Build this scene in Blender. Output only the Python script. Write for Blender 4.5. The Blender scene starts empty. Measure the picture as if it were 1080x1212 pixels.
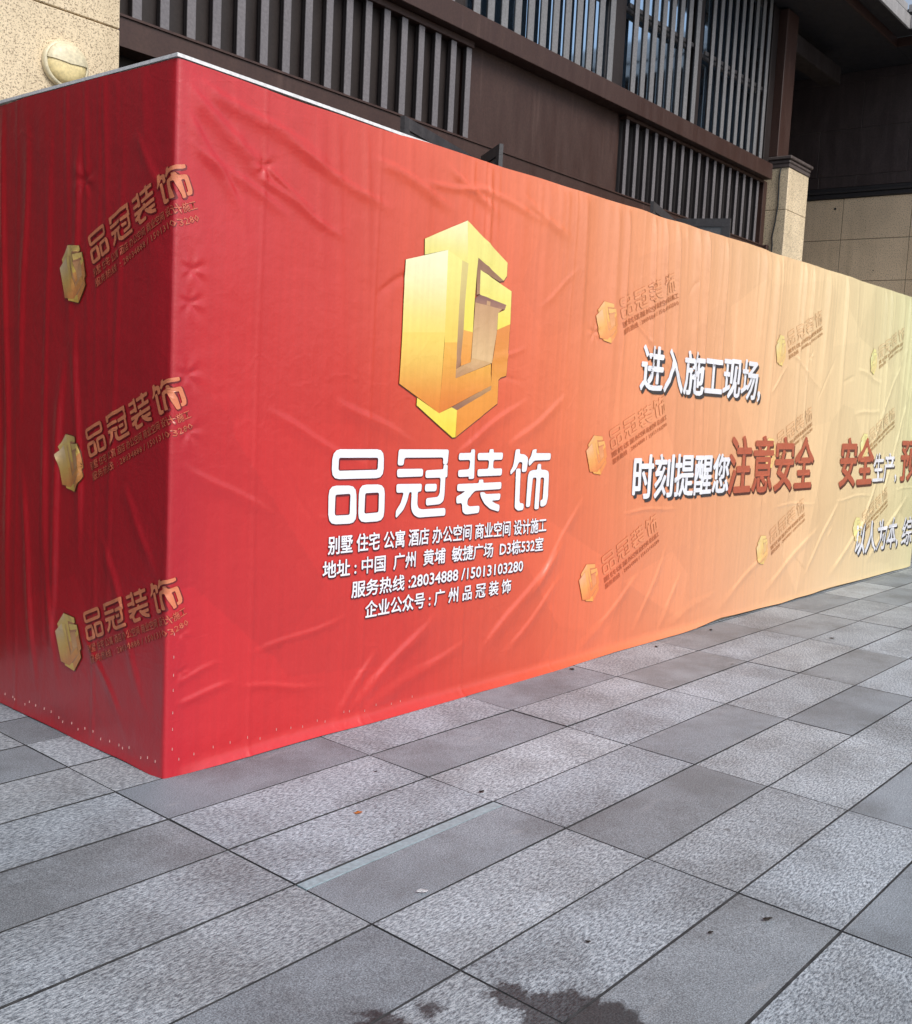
import bpy, bmesh, math, random
import numpy as np
from mathutils import Vector, Matrix
from mathutils.geometry import tessellate_polygon

sc = bpy.context.scene
COL = sc.collection
R = math.radians

# ------------------------------------------------------------------ camera
cam_d = bpy.data.cameras.new('camera')
cam = bpy.data.objects.new('camera', cam_d)
COL.objects.link(cam)
sc.camera = cam
_r = Vector((0.599279, -0.798312, 0.059679))
_u = Vector((0.046165, 0.108888, 0.992981))
_b = Vector((-0.799208, -0.592318, 0.102109))
cam.matrix_world = Matrix(((_r.x, _u.x, _b.x, -2.12667), (_r.y, _u.y, _b.y, -3.37551), (_r.z, _u.z, _b.z, 1.5), (0, 0, 0, 1)))
cam_d.sensor_fit = 'HORIZONTAL'
cam_d.sensor_width = 36.0
cam_d.lens = 40.1847
cam_d.shift_x = -0.11764
cam_d.shift_y = -0.00536
cam_d.clip_start = 0.05
cam_d.clip_end = 2000

# ------------------------------------------------------------------ daylight
SUN_EL, SUN_AZ = 47.0, -10.0      # azimuth: degrees from -Y towards +X
w = bpy.data.worlds.new('World')
sc.world = w
w.use_nodes = True
nt = w.node_tree
nt.nodes.clear()
sky = nt.nodes.new('ShaderNodeTexSky')
sky.sky_type = 'NISHITA'
sky.sun_disc = False
sky.sun_elevation = R(SUN_EL)
sky.sun_rotation = R(180 - SUN_AZ)
sky.air_density = 1.0
sky.dust_density = 2.0
sky.ozone_density = 1.0
bg = nt.nodes.new('ShaderNodeBackground')
bg.inputs['Strength'].default_value = 0.125
wo = nt.nodes.new('ShaderNodeOutputWorld')
hz = nt.nodes.new('ShaderNodeHueSaturation')       # thin high cloud takes some of the blue out
hz.inputs['Saturation'].default_value = 0.62
nt.links.new(sky.outputs[0], hz.inputs['Color'])
nt.links.new(hz.outputs[0], bg.inputs['Color'])
nt.links.new(bg.outputs[0], wo.inputs['Surface'])
sun_d = bpy.data.lights.new('sun', 'SUN')
sun_d.energy = 2.1
sun_d.angle = R(32)
sun_d.color = (1.0, 0.965, 0.92)
sun = bpy.data.objects.new('sun', sun_d)
COL.objects.link(sun)
_d = Vector((math.sin(R(SUN_AZ)) * math.cos(R(SUN_EL)), -math.cos(R(SUN_AZ)) * math.cos(R(SUN_EL)), math.sin(R(SUN_EL))))
sun.rotation_euler = _d.to_track_quat('Z', 'Y').to_euler()
sun.location = _d * 40
sc.view_settings.view_transform = 'Standard'
sc.view_settings.look = 'None'
sc.view_settings.exposure = 0.36
sc.view_settings.gamma = 1.0
sc.view_settings.use_curve_mapping = False
try:
    sc.cycles.max_bounces = 6
    sc.cycles.use_denoising = True
except Exception:
    pass

# ------------------------------------------------------------------ small helpers
def thing(name, label, cat, loc=(0, 0, 0), group=None):
    o = bpy.data.objects.new(name, None)
    o.empty_display_size = 0.2
    o.location = loc
    COL.objects.link(o)
    o['label'] = label
    o['category'] = cat
    if group:
        o['group'] = group
    return o

def tag(o, label, cat, group=None):
    o['label'] = label
    o['category'] = cat
    if group:
        o['group'] = group
    return o

class MB:
    """collects boxes, tubes and prisms that become ONE mesh object"""
    def __init__(self):
        self.bm = bmesh.new()
    def box(self, x0, x1, y0, y1, z0, z1, m=0, bev=0.0):
        r = bmesh.ops.create_cube(self.bm, size=1.0)
        vs = r['verts']
        for v in vs:
            v.co = Vector((x0 + (v.co.x + .5) * (x1 - x0), y0 + (v.co.y + .5) * (y1 - y0), z0 + (v.co.z + .5) * (z1 - z0)))
        fs = {f for v in vs for f in v.link_faces}
        for f in fs:
            f.material_index = m
        if bev > 0:
            es = {e for v in vs for e in v.link_edges}
            rr = bmesh.ops.bevel(self.bm, geom=list(es), offset=bev, segments=1, affect='EDGES', profile=0.5)
            for f in rr['faces']:
                f.material_index = m
        return self
    def prism(self, pts, vec, m=0):
        """polygon pts (3-D, planar) extruded by vec"""
        a = [self.bm.verts.new(p) for p in pts]
        b = [self.bm.verts.new(Vector(p) + Vector(vec)) for p in pts]
        n = len(a)
        fs = [self.bm.faces.new(a), self.bm.faces.new(b[::-1])]
        for i in range(n):
            fs.append(self.bm.faces.new((a[i], b[i], b[(i + 1) % n], a[(i + 1) % n])))
        for f in fs:
            f.material_index = m
        bmesh.ops.recalc_face_normals(self.bm, faces=fs)
        return self
    def tube(self, pts, rad, seg=8):
        rings = []
        P = [Vector(p) for p in pts]
        for i, p in enumerate(P):
            t = (P[min(i + 1, len(P) - 1)] - P[max(i - 1, 0)]).normalized()
            a = t.orthogonal().normalized()
            b = t.cross(a)
            if rings:
                # keep rings aligned
                a = (prev - t * prev.dot(t)).normalized()
                b = t.cross(a)
            prev = a
            rings.append([self.bm.verts.new(p + (a * math.cos(k * 2 * math.pi / seg) + b * math.sin(k * 2 * math.pi / seg)) * rad) for k in range(seg)])
        for r0, r1 in zip(rings, rings[1:]):
            for k in range(seg):
                self.bm.faces.new((r0[k], r0[(k + 1) % seg], r1[(k + 1) % seg], r1[k]))
        self.bm.faces.new(rings[0][::-1])
        self.bm.faces.new(rings[-1])
        return self
    def build(self, name, mats, parent=None, smooth=False):
        bmesh.ops.recalc_face_normals(self.bm, faces=self.bm.faces)
        me = bpy.data.meshes.new(name)
        self.bm.to_mesh(me)
        self.bm.free()
        for mm in (mats if isinstance(mats, (list, tuple)) else [mats]):
            me.materials.append(mm)
        if smooth:
            for p in me.polygons:
                p.use_smooth = True
        o = bpy.data.objects.new(name, me)
        COL.objects.link(o)
        if parent:
            o.parent = parent
            o.location = -parent.location
        return o

# ------------------------------------------------------------------ materials
def new_mat(name):
    m = bpy.data.materials.new(name)
    m.use_nodes = True
    n = m.node_tree.nodes
    b = n.get('Principled BSDF')
    return m, n, m.node_tree.links, b

def ramp(n, stops, interp='LINEAR'):
    r = n.new('ShaderNodeValToRGB')
    r.color_ramp.interpolation = interp
    while len(r.color_ramp.elements) < len(stops):
        r.color_ramp.elements.new(0.5)
    for e, (p, c) in zip(r.color_ramp.elements, stops):
        e.position = p
        e.color = (c[0], c[1], c[2], 1) if len(c) == 3 else c
    return r

def noise(n, l, vec, scale, detail=4, rough=0.55):
    t = n.new('ShaderNodeTexNoise')
    t.inputs['Scale'].default_value = scale
    t.inputs['Detail'].default_value = detail
    t.inputs['Roughness'].default_value = rough
    if vec is not None:
        l.new(vec, t.inputs['Vector'])
    return t

def mapping(n, l, scale=(1, 1, 1), rot=(0, 0, 0), coord='Object'):
    tc = n.new('ShaderNodeTexCoord')
    mp = n.new('ShaderNodeMapping')
    mp.inputs['Scale'].default_value = scale
    mp.inputs['Rotation'].default_value = rot
    l.new(tc.outputs[coord], mp.inputs['Vector'])
    return mp.outputs['Vector']

def mixc(n, l, fac, a, b, mode='MIX'):
    m = n.new('ShaderNodeMix')
    m.data_type = 'RGBA'
    m.blend_type = mode
    for s, v in ((m.inputs['Factor'], fac), (m.inputs['A'], a), (m.inputs['B'], b)):
        pass
    ins = [i for i in m.inputs if i.enabled] if False else None
    def put(idx, v):
        s = m.inputs[idx]
        if hasattr(v, 'is_linked') or hasattr(v, 'node'):
            l.new(v, s)
        elif isinstance(v, (int, float)):
            s.default_value = v
        else:
            s.default_value = (v[0], v[1], v[2], 1)
    put(0, fac)
    put(6, a)
    put(7, b)
    return m.outputs[2]

def math_n(n, l, op, a, b=None, clamp=False):
    m = n.new('ShaderNodeMath')
    m.operation = op
    m.use_clamp = clamp
    for i, v in enumerate((a, b)):
        if v is None:
            continue
        if isinstance(v, (int, float)):
            m.inputs[i].default_value = v
        else:
            l.new(v, m.inputs[i])
    return m.outputs[0]

def bump(n, l, b, h, strength=0.3, dist=0.01):
    bp = n.new('ShaderNodeBump')
    bp.inputs['Strength'].default_value = strength
    bp.inputs['Distance'].default_value = dist
    l.new(h, bp.inputs['Height'])
    l.new(bp.outputs['Normal'], b.inputs['Normal'])

def painted_metal(name, col, rough=0.5, dust=0.25):
    m, n, l, b = new_mat(name)
    v = mapping(n, l)
    v2 = mapping(n, l, (6, 6, 1.2))
    a = noise(n, l, v2, 1.5, 6, 0.65)
    s = noise(n, l, v, 60, 3)
    dusty = tuple(min(1, c * 1.6 + k) for c, k in zip(col, (0.045, 0.037, 0.033)))
    rr = ramp(n, [(0.42, (0, 0, 0)), (0.75, (1, 1, 1))])
    l.new(a.outputs['Fac'], rr.inputs['Fac'])
    fac = math_n(n, l, 'MULTIPLY', rr.outputs['Color'], dust)
    c1 = mixc(n, l, fac, col, dusty)
    dk = ramp(n, [(0.35, (0.82, 0.82, 0.82)), (0.65, (1.1, 1.1, 1.1))])
    l.new(s.outputs['Fac'], dk.inputs['Fac'])
    c2 = mixc(n, l, 1.0, c1, dk.outputs['Color'], 'MULTIPLY')
    if dust > 0.13:                                    # dried rain runs
        rn = noise(n, l, mapping(n, l, (17, 17, 0.9)), 1.0, 4, 0.6)
        r3 = ramp(n, [(0.60, (0, 0, 0)), (0.72, (1, 1, 1))])
        l.new(rn.outputs['Fac'], r3.inputs['Fac'])
        c2 = mixc(n, l, math_n(n, l, 'MULTIPLY', r3.outputs['Color'], 0.30), c2, dusty)
    l.new(c2, b.inputs['Base Color'])
    rg = ramp(n, [(0.3, (rough - .1,) * 3), (0.7, (rough + .12,) * 3)])
    l.new(a.outputs['Fac'], rg.inputs['Fac'])
    l.new(rg.outputs['Color'], b.inputs['Roughness'])
    bump(n, l, b, s.outputs['Fac'], 0.08, 0.002)
    return m

def speckled_stone(name, base, fleck, scale=1.0, amount=0.5):
    m, n, l, b = new_mat(name)
    v = mapping(n, l)
    big = noise(n, l, v, 1.3, 4)
    c0 = ramp(n, [(0.3, tuple(c * 0.86 for c in base)), (0.7, tuple(min(1, c * 1.08) for c in base))])
    l.new(big.outputs['Fac'], c0.inputs['Fac'])
    f1 = noise(n, l, v, 70 * scale, 3, 0.6)
    r1 = ramp(n, [(amount + 0.04, (0, 0, 0)), (amount + 0.14, (1, 1, 1))])
    l.new(f1.outputs['Fac'], r1.inputs['Fac'])
    f2 = noise(n, l, v, 150 * scale, 2, 0.6)
    r2 = ramp(n, [(0.3, (0.8, 0.78, 0.74)), (0.62, (1.1, 1.1, 1.12))])
    l.new(f2.outputs['Fac'], r2.inputs['Fac'])
    c1 = mixc(n, l, 1.0, c0.outputs['Color'], r2.outputs['Color'], 'MULTIPLY')
    c2 = mixc(n, l, math_n(n, l, 'MULTIPLY', r1.outputs['Color'], 0.75), c1, fleck)
    wv = noise(n, l, mapping(n, l, (4.5, 4.5, 0.55)), 1.0, 6, 0.65)
    w2 = ramp(n, [(0.34, (0.88, 0.865, 0.84)), (0.54, (1.03, 1.03, 1.03))])
    l.new(wv.outputs['Fac'], w2.inputs['Fac'])
    c2 = mixc(n, l, 1.0, c2, w2.outputs['Color'], 'MULTIPLY')
    l.new(c2, b.inputs['Base Color'])
    b.inputs['Roughness'].default_value = 0.75
    bump(n, l, b, f1.outputs['Fac'], 0.25, 0.003)
    return m

M_BROWN = painted_metal('brown_painted_metal', (0.052, 0.024, 0.018), 0.5, 0.16)
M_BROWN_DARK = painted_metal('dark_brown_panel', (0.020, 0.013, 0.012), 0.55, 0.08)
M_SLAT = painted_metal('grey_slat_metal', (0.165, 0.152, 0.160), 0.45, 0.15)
M_SLAT_GAP = painted_metal('dark_slat_gap', (0.020, 0.016, 0.017), 0.6, 0.05)  # darkens the slat sides and the right backing panel by colour
M_SLAT_LIT = painted_metal('lit_grey_slat_metal', (0.205, 0.202, 0.207), 0.4, 0.12)  # same slat metal, brighter light of the upper storey put into its colour
M_CHAR = painted_metal('charcoal_frame_metal', (0.055, 0.052, 0.056), 0.45, 0.2)
M_SOFFIT = painted_metal('dark_soffit', (0.030, 0.027, 0.030), 0.6, 0.1)
M_DARKTILE = painted_metal('dark_brown_tile', (0.060, 0.043, 0.043), 0.5, 0.35)
M_TRIM = painted_metal('grout_line', (0.09, 0.072, 0.068), 0.7, 0.2)
M_FASCIA = painted_metal('grey_fascia', (0.30, 0.29, 0.29), 0.55, 0.4)
M_ROOF = painted_metal('dark_grey_roof_tile', (0.07, 0.07, 0.075), 0.6, 0.3)
M_STONE = speckled_stone('cream_speckled_granite', (0.80, 0.665, 0.46), (0.15, 0.095, 0.055), 1.75, 0.485)
M_STONE2 = speckled_stone('buff_granite_panel', (0.83, 0.645, 0.45), (0.20, 0.13, 0.07), 1.2, 0.50)
M_JOINT = painted_metal('stone_joint', (0.16, 0.115, 0.075), 0.8, 0.1)
M_CAP = painted_metal('taupe_stone_cap', (0.085, 0.066, 0.062), 0.6, 0.3)
M_WHITE = painted_metal('white_plastic', (0.78, 0.77, 0.77), 0.45, 0.1)
M_BLACK = painted_metal('black_rubber', (0.02, 0.02, 0.02), 0.55, 0.1)
M_PLY = painted_metal('plywood_sheet', (0.36, 0.27, 0.18), 0.7, 0.1)
M_STAPLE = painted_metal('staple_steel', (0.62, 0.40, 0.36), 0.35, 0.0)
M_STRIP = painted_metal('brushed_strip_metal', (0.27, 0.36, 0.40), 0.45, 0.25)

def glass_mat():
    m, n, l, b = new_mat('window_glass')
    b.inputs['Base Color'].default_value = (0.55, 0.72, 0.88, 1)   # mirror-coated glazing
    b.inputs['Metallic'].default_value = 1.0
    v = mapping(n, l)
    s = noise(n, l, v, 1.3, 3)
    rg = ramp(n, [(0.3, (0.03,) * 3), (0.7, (0.07,) * 3)])
    l.new(s.outputs['Fac'], rg.inputs['Fac'])
    l.new(rg.outputs['Color'], b.inputs['Roughness'])
    bump(n, l, b, s.outputs['Fac'], 0.02, 0.02)
    return m
M_GLASS = glass_mat()
M_GLASS2 = painted_metal('grey_tinted_glass', (0.10, 0.10, 0.105), 0.15, 0.1)

# printed cloth: the printed colour lives in the colour attribute "print"
def cloth_mat(name, attr=True, col=None, alpha=1.0, rough=0.36, ink=0.0):
    m, n, l, b = new_mat(name)
    if attr:
        a = n.new('ShaderNodeVertexColor')
        a.layer_name = 'print'
        src = a.outputs['Color']
    else:
        rgb = n.new('ShaderNodeRGB')
        rgb.outputs[0].default_value = (col[0], col[1], col[2], 1)
        src = rgb.outputs[0]
    v = mapping(n, l)
    vs = mapping(n, l, (38, 38, 0.7))
    st = noise(n, l, vs, 1.0, 3, 0.6)            # woven vertical streaks of the print
    rs = ramp(n, [(0.3, (0.95, 0.95, 0.95)), (0.7, (1.03, 1.03, 1.03))])
    l.new(st.outputs['Fac'], rs.inputs['Fac'])
    c = mixc(n, l, 1.0, src, rs.outputs['Color'], 'MULTIPLY')
    l.new(c, b.inputs['Base Color'])
    b.inputs['Roughness'].default_value = rough
    b.inputs['Specular IOR Level'].default_value = 0.6
    b.inputs['Coat Weight'].default_value = 0.5
    b.inputs['Coat Roughness'].default_value = 0.25
    b.inputs['Coat IOR'].default_value = 1.55
    # fine crumple of the sheet
    w1 = noise(n, l, v, 9, 5, 0.6)
    vr = n.new('ShaderNodeTexVoronoi')
    vr.feature = 'DISTANCE_TO_EDGE'
    vr.inputs['Scale'].default_value = 5.0
    wv = noise(n, l, v, 3, 3)
    ad = n.new('ShaderNodeVectorMath')
    ad.operation = 'MULTIPLY_ADD'
    l.new(wv.outputs['Color'], ad.inputs[0])
    ad.inputs[1].default_value = (0.35, 0.35, 0.35)
    l.new(v, ad.inputs[2])
    l.new(ad.outputs[0], vr.inputs['Vector'])
    er = ramp(n, [(0.0, (0, 0, 0)), (0.08, (1, 1, 1))])
    l.new(vr.outputs['Distance'], er.inputs['Fac'])
    mk = noise(n, l, v, 1.7, 2)
    mr = ramp(n, [(0.48, (0, 0, 0)), (0.68, (1, 1, 1))])
    l.new(mk.outputs['Fac'], mr.inputs['Fac'])
    cr = math_n(n, l, 'MULTIPLY', math_n(n, l, 'SUBTRACT', 1.0, er.outputs['Color']), mr.outputs['Color'])
    def hair(scale, rot, seed, wgt):
        vv = mapping(n, l, scale, rot)
        q = noise(n, l, vv, 1.0, 3, 0.55)
        q.inputs['Distortion'].default_value = 0.6
        a_ = math_n(n, l, 'ABSOLUTE', math_n(n, l, 'SUBTRACT', q.outputs['Fac'], 0.5))
        rr_ = ramp(n, [(0.0, (1, 1, 1)), (0.035, (0, 0, 0))])
        l.new(a_, rr_.inputs['Fac'])
        mm = noise(n, l, mapping(n, l, (1, 1, 1), seed), 1.1, 2)
        m2 = ramp(n, [(0.54, (0, 0, 0)), (0.70, (1, 1, 1))])
        l.new(mm.outputs['Fac'], m2.inputs['Fac'])
        return math_n(n, l, 'MULTIPLY', math_n(n, l, 'MULTIPLY', rr_.outputs['Color'], m2.outputs['Color']), wgt)
    hr = math_n(n, l, 'ADD', hair((2.2, 2.2, 5.5), (0, R(32), 0), (0.3, 0.2, 0.9), 0.12), hair((2.0, 2.0, 6.0), (0, R(-28), 0), (1.3, 0.7, 0.1), 0.11))
    hr = math_n(n, l, 'ADD', hr, hair((5.0, 5.0, 4.2), (0, R(8), 0), (0.9, 2.2, 0.4), 0.075))
    hr = math_n(n, l, 'ADD', hr, hair((11.0, 11.0, 0.9), (0, R(4), 0), (0.2, 1.9, 0.8), 0.075))
    hr = math_n(n, l, 'ADD', hr, hair((7.0, 7.0, 0.6), (0, R(-3), 0), (2.2, 0.4, 1.8), 0.06))
    cr = math_n(n, l, 'ADD', math_n(n, l, 'MULTIPLY', cr, 0.22), hr)
    h = math_n(n, l, 'ADD', math_n(n, l, 'MULTIPLY', w1.outputs['Fac'], 0.8), math_n(n, l, 'MULTIPLY', cr, 0.55))
    h = math_n(n, l, 'ADD', h, math_n(n, l, 'MULTIPLY', st.outputs['Fac'], 0.05))
    bump(n, l, b, h, 0.55, 0.012)
    if alpha < 1.0:
        b.inputs['Alpha'].default_value = alpha
    return m
M_CLOTH = cloth_mat('printed_banner_cloth')
M_PRINT_LOGO = cloth_mat('printed_gold_emblem')
M_PRINT_WHITE = cloth_mat('printed_white', False, (0.82, 0.83, 0.88))
M_PRINT_BROWN = cloth_mat('printed_brick_red', False, (0.46, 0.10, 0.05))
M_SHADOW = cloth_mat('printed_dark_drop', False, (0.035, 0.03, 0.035))
M_SHADOW_RED = cloth_mat('printed_maroon_edge', False, (0.10, 0.008, 0.015), 0.75)
M_SHADOW_BR = cloth_mat('printed_dark_brown_drop', False, (0.09, 0.02, 0.012))
M_WM = cloth_mat('printed_watermark')

def granite(name, light):
    m, n, l, b = new_mat(name)
    at = n.new('ShaderNodeVertexColor')
    at.layer_name = 'tone'
    v = mapping(n, l)
    # flame-finish flecks lie along a common grain
    vg = mapping(n, l, (52, 145, 60), (0, 0, R(-16)))
    g = noise(n, l, vg, 1.0, 5, 0.75)
    f = noise(n, l, v, 230, 3, 0.7)
    big = noise(n, l, v, 1.1, 5, 0.6)
    if light:
        r1 = ramp(n, [(0.40, (0.092, 0.108, 0.130)), (0.49, (0.282, 0.328, 0.372)), (0.58, (0.55, 0.62, 0.68))])
        src = math_n(n, l, 'ADD', math_n(n, l, 'MULTIPLY', g.outputs['Fac'], 0.75), math_n(n, l, 'MULTIPLY', f.outputs['Fac'], 0.25))
    else:
        r1 = ramp(n, [(0.36, (0.088, 0.103, 0.120)), (0.5, (0.222, 0.258, 0.292)), (0.64, (0.41, 0.465, 0.515))])
        src = math_n(n, l, 'ADD', math_n(n, l, 'MULTIPLY', g.outputs['Fac'], 0.2), math_n(n, l, 'MULTIPLY', f.outputs['Fac'], 0.8))
    l.new(src, r1.inputs['Fac'])
    bl = ramp(n, [(0.3, (0.80, 0.80, 0.80)), (0.7, (1.12, 1.12, 1.12))])
    l.new(big.outputs['Fac'], bl.inputs['Fac'])
    c = mixc(n, l, 1.0, r1.outputs['Color'], bl.outputs['Color'], 'MULTIPLY')
    c = mixc(n, l, 1.0, c, at.outputs['Color'], 'MULTIPLY')
    # foot traffic grime and pale scuffs, in patches that ignore the joints
    vp = mapping(n, l, (1, 1, 1), (0, 0, 0.7))
    gr = noise(n, l, vp, 2.3, 7, 0.68)
    g1 = ramp(n, [(0.40, (0.74, 0.73, 0.72)), (0.56, (1, 1, 1))])
    l.new(gr.outputs['Fac'], g1.inputs['Fac'])
    c = mixc(n, l, 1.0, c, g1.outputs['Color'], 'MULTIPLY')
    sf = noise(n, l, mapping(n, l, (2.0, 9.0, 1), (0, 0, 0.5)), 1.3, 6, 0.7)
    s1 = ramp(n, [(0.60, (0, 0, 0)), (0.74, (1, 1, 1))])
    l.new(sf.outputs['Fac'], s1.inputs['Fac'])
    c = mixc(n, l, math_n(n, l, 'MULTIPLY', s1.outputs['Color'], 0.30), c, (0.46, 0.47, 0.48))
    gm = n.new('ShaderNodeTexVoronoi')                 # trodden gum and drip spots
    gm.inputs['Scale'].default_value = 2.6
    l.new(v, gm.inputs['Vector'])
    gs = ramp(n, [(0.030, (0.55, 0.55, 0.55)), (0.045, (1, 1, 1))])
    l.new(gm.outputs['Distance'], gs.inputs['Fac'])
    c = mixc(n, l, 1.0, c, gs.outputs['Color'], 'MULTIPLY')
    # spilt water along the near edge of the picture: stains with their own outline
    tc = n.new('ShaderNodeTexCoord')
    wob = noise(n, l, v, 9, 8, 0.72)
    ad = n.new('ShaderNodeVectorMath')
    ad.operation = 'MULTIPLY_ADD'
    l.new(wob.outputs['Color'], ad.inputs[0])
    ad.inputs[1].default_value = (0.22, 0.22, 0.0)
    l.new(tc.outputs['Object'], ad.inputs[2])
    dmin = None
    for (sx, sy, ss) in STAINS:
        vm = n.new('ShaderNodeVectorMath')
        vm.operation = 'DISTANCE'
        l.new(ad.outputs[0], vm.inputs[0])
        vm.inputs[1].default_value = (sx + 0.11, sy + 0.11, 0)
        dd = math_n(n, l, 'SUBTRACT', vm.outputs['Value'], ss)
        dmin = dd if dmin is None else math_n(n, l, 'MINIMUM', dmin, dd)
    wet = ramp(n, [(0.490, (1, 1, 1)), (0.500, (0.5, 0.5, 0.5)), (0.508, (0.12, 0.12, 0.12)), (0.535, (0, 0, 0))])
    l.new(math_n(n, l, 'ADD', dmin, 0.5), wet.inputs['Fac'])
    cw = mixc(n, l, 1.0, c, (0.19, 0.20, 0.205), 'MULTIPLY')
    c = mixc(n, l, wet.outputs['Color'], c, cw)
    l.new(c, b.inputs['Base Color'])
    rr = ramp(n, [(0.0, (0.62,) * 3), (1.0, (0.52,) * 3)])
    l.new(wet.outputs['Color'], rr.inputs['Fac'])
    l.new(rr.outputs['Color'], b.inputs['Roughness'])
    bump(n, l, b, src, 0.5 if light else 0.2, 0.004)
    return m
STAINS = [(-0.60, -1.71, 0.035), (-0.49, -1.70, 0.03), (-0.53, -1.77, 0.07), (-0.38, -1.75, 0.03), (-0.205, -1.875, 0.045), (-0.20, -1.97, 0.07), (-0.12, -2.02, 0.06), (-0.17, -2.12, 0.12)]
M_GRAN_L = granite('flamed_light_granite', True)
M_GRAN_D = granite('honed_dark_granite', False)

def ground_mat():
    m, n, l, b = new_mat('bedding_mortar')
    v = mapping(n, l)
    a = noise(n, l, v, 30, 5)
    r = ramp(n, [(0.3, (0.02, 0.02, 0.022)), (0.7, (0.055, 0.055, 0.058))])
    l.new(a.outputs['Fac'], r.inputs['Fac'])
    l.new(r.outputs['Color'], b.inputs['Base Color'])
    b.inputs['Roughness'].default_value = 0.9
    return m
M_GROUND = ground_mat()

TITLE = {
 '品': [
  ([[0.746,1.2447],[1.0418,1.2445],[1.0437,1.1155],[0.746,1.1168]], [[0.7818,1.2086],[1.009,1.2069],[1.0074,1.1531],[0.7826,1.1522]]),
  ([[0.7317,1.0901],[0.8861,1.0865],[0.892,0.9201],[0.7334,0.9238]], [[0.7694,1.0503],[0.8535,1.0516],[0.8519,0.9595],[0.7676,0.9602]]),
  ([[0.9016,1.0899],[1.0539,1.0866],[1.0545,0.9215],[0.9007,0.9221]], [[0.9372,1.0515],[1.0195,1.0511],[1.0198,0.9617],[0.9356,0.9601]]),
 ],
 '冠': [
  ([[1.1265,1.1711],[1.1304,1.2445],[1.4574,1.2432],[1.4524,1.1721],[1.4214,1.172],[1.4221,1.2055],[1.167,1.2058],[1.1642,1.1706]], None),
  ([[1.124,1.1547],[1.2908,1.1535],[1.291,1.1175],[1.1262,1.1171]], None),
  ([[1.1233,1.0861],[1.2874,1.0831],[1.2846,1.0471],[1.2617,1.0463],[1.2619,0.9871],[1.2716,0.9686],[1.2936,0.9619],[1.4532,0.9617],[1.4542,0.9243],[1.2744,0.9245],[1.2451,0.9364],[1.2267,0.9579],[1.2209,0.9838],[1.2227,1.0461],[1.2066,1.0456],[1.195,1.0053],[1.173,0.9656],[1.1257,0.9276],[1.125,0.9629],[1.1539,0.9969],[1.1717,1.0463],[1.1249,1.0459]], None),
  ([[1.3072,1.1455],[1.426,1.1488],[1.4253,1.1709],[1.4539,1.1726],[1.4543,1.1113],[1.4415,1.11],[1.4419,1.0269],[1.4365,0.9954],[1.414,0.9815],[1.3202,0.9783],[1.3179,1.0133],[1.3966,1.017],[1.409,1.0334],[1.4107,1.1091],[1.3074,1.1094]], None),
  ([[1.3078,1.081],[1.3872,1.0803],[1.3858,1.0447],[1.3086,1.0458]], None),
 ],
 '装': [
  ([[1.5277,1.2261],[1.6121,1.2269],[1.6108,1.2442],[1.6429,1.2453],[1.6459,1.0972],[1.6064,1.0982],[1.6088,1.1095],[1.5306,1.1096],[1.5282,1.1434],[1.6085,1.1458],[1.6115,1.1923],[1.5279,1.1915]], None),
  ([[1.663,1.2256],[1.7536,1.2264],[1.7531,1.2441],[1.7858,1.2452],[1.7872,1.2269],[1.8616,1.2272],[1.8585,1.1907],[1.7885,1.1902],[1.7877,1.1462],[1.8596,1.1462],[1.8573,1.1102],[1.6702,1.1092],[1.6675,1.1449],[1.7516,1.1457],[1.7549,1.1894],[1.6657,1.1902]], None),
  ([[1.5268,1.0749],[1.6826,1.0755],[1.6837,1.0925],[1.7166,1.0928],[1.718,1.0756],[1.8592,1.0763],[1.8579,1.0402],[1.6568,1.0384],[1.6073,0.9992],[1.6053,0.972],[1.6181,0.9616],[1.6995,0.9612],[1.6965,0.9254],[1.597,0.9222],[1.5746,0.9354],[1.5665,0.9819],[1.5282,0.9781],[1.5234,1.0133],[1.554,1.0229],[1.5885,1.039],[1.5278,1.04]], None),
  ([[1.6943,1.0289],[1.7274,1.0288],[1.7424,1.0183],[1.8571,1.0176],[1.8512,0.9839],[1.7872,0.9831],[1.812,0.9697],[1.8533,0.9583],[1.8501,0.9233],[1.7804,0.9408],[1.7345,0.9691],[1.7072,1.0008]], None),
 ],
 '饰': [
  ([[1.9593,1.244],[1.9969,1.2451],[1.9936,1.2199],[2.0337,1.2174],[2.0597,1.2023],[2.0631,1.1849],[2.0555,1.1258],[2.0173,1.1242],[2.02,1.1766],[1.9919,1.1781],[1.9725,1.1428],[1.9289,1.111],[1.9246,1.131],[1.9432,1.1518],[1.9527,1.1859]], None),
  ([[1.9707,1.1428],[2.0083,1.1439],[2.0106,0.9716],[2.017,0.9609],[2.0474,0.9572],[2.0458,0.9235],[2.0005,0.921],[1.9767,0.9355],[1.9737,0.95]], None),
  ([[2.0958,1.2428],[2.1329,1.2451],[2.1255,1.224],[2.2572,1.223],[2.2559,1.186],[2.1169,1.1844],[2.0733,1.1528],[2.066,1.1837],[2.0869,1.2079]], None),
  ([[2.0648,0.9372],[2.0694,1.1034],[2.0785,1.1254],[2.1056,1.1342],[2.1458,1.1341],[2.1449,1.1653],[2.1779,1.1667],[2.178,1.1342],[2.2193,1.1329],[2.2442,1.1247],[2.2509,1.1055],[2.2527,0.9826],[2.2418,0.944],[2.2186,0.9343],[2.1898,0.9344],[2.1885,0.969],[2.2083,0.9724],[2.2107,1.0915],[2.1799,1.0928],[2.1766,0.9219],[2.1387,0.9219],[2.1439,1.0936],[2.1121,1.0931],[2.0999,0.9373]], None),
 ],
}
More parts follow.
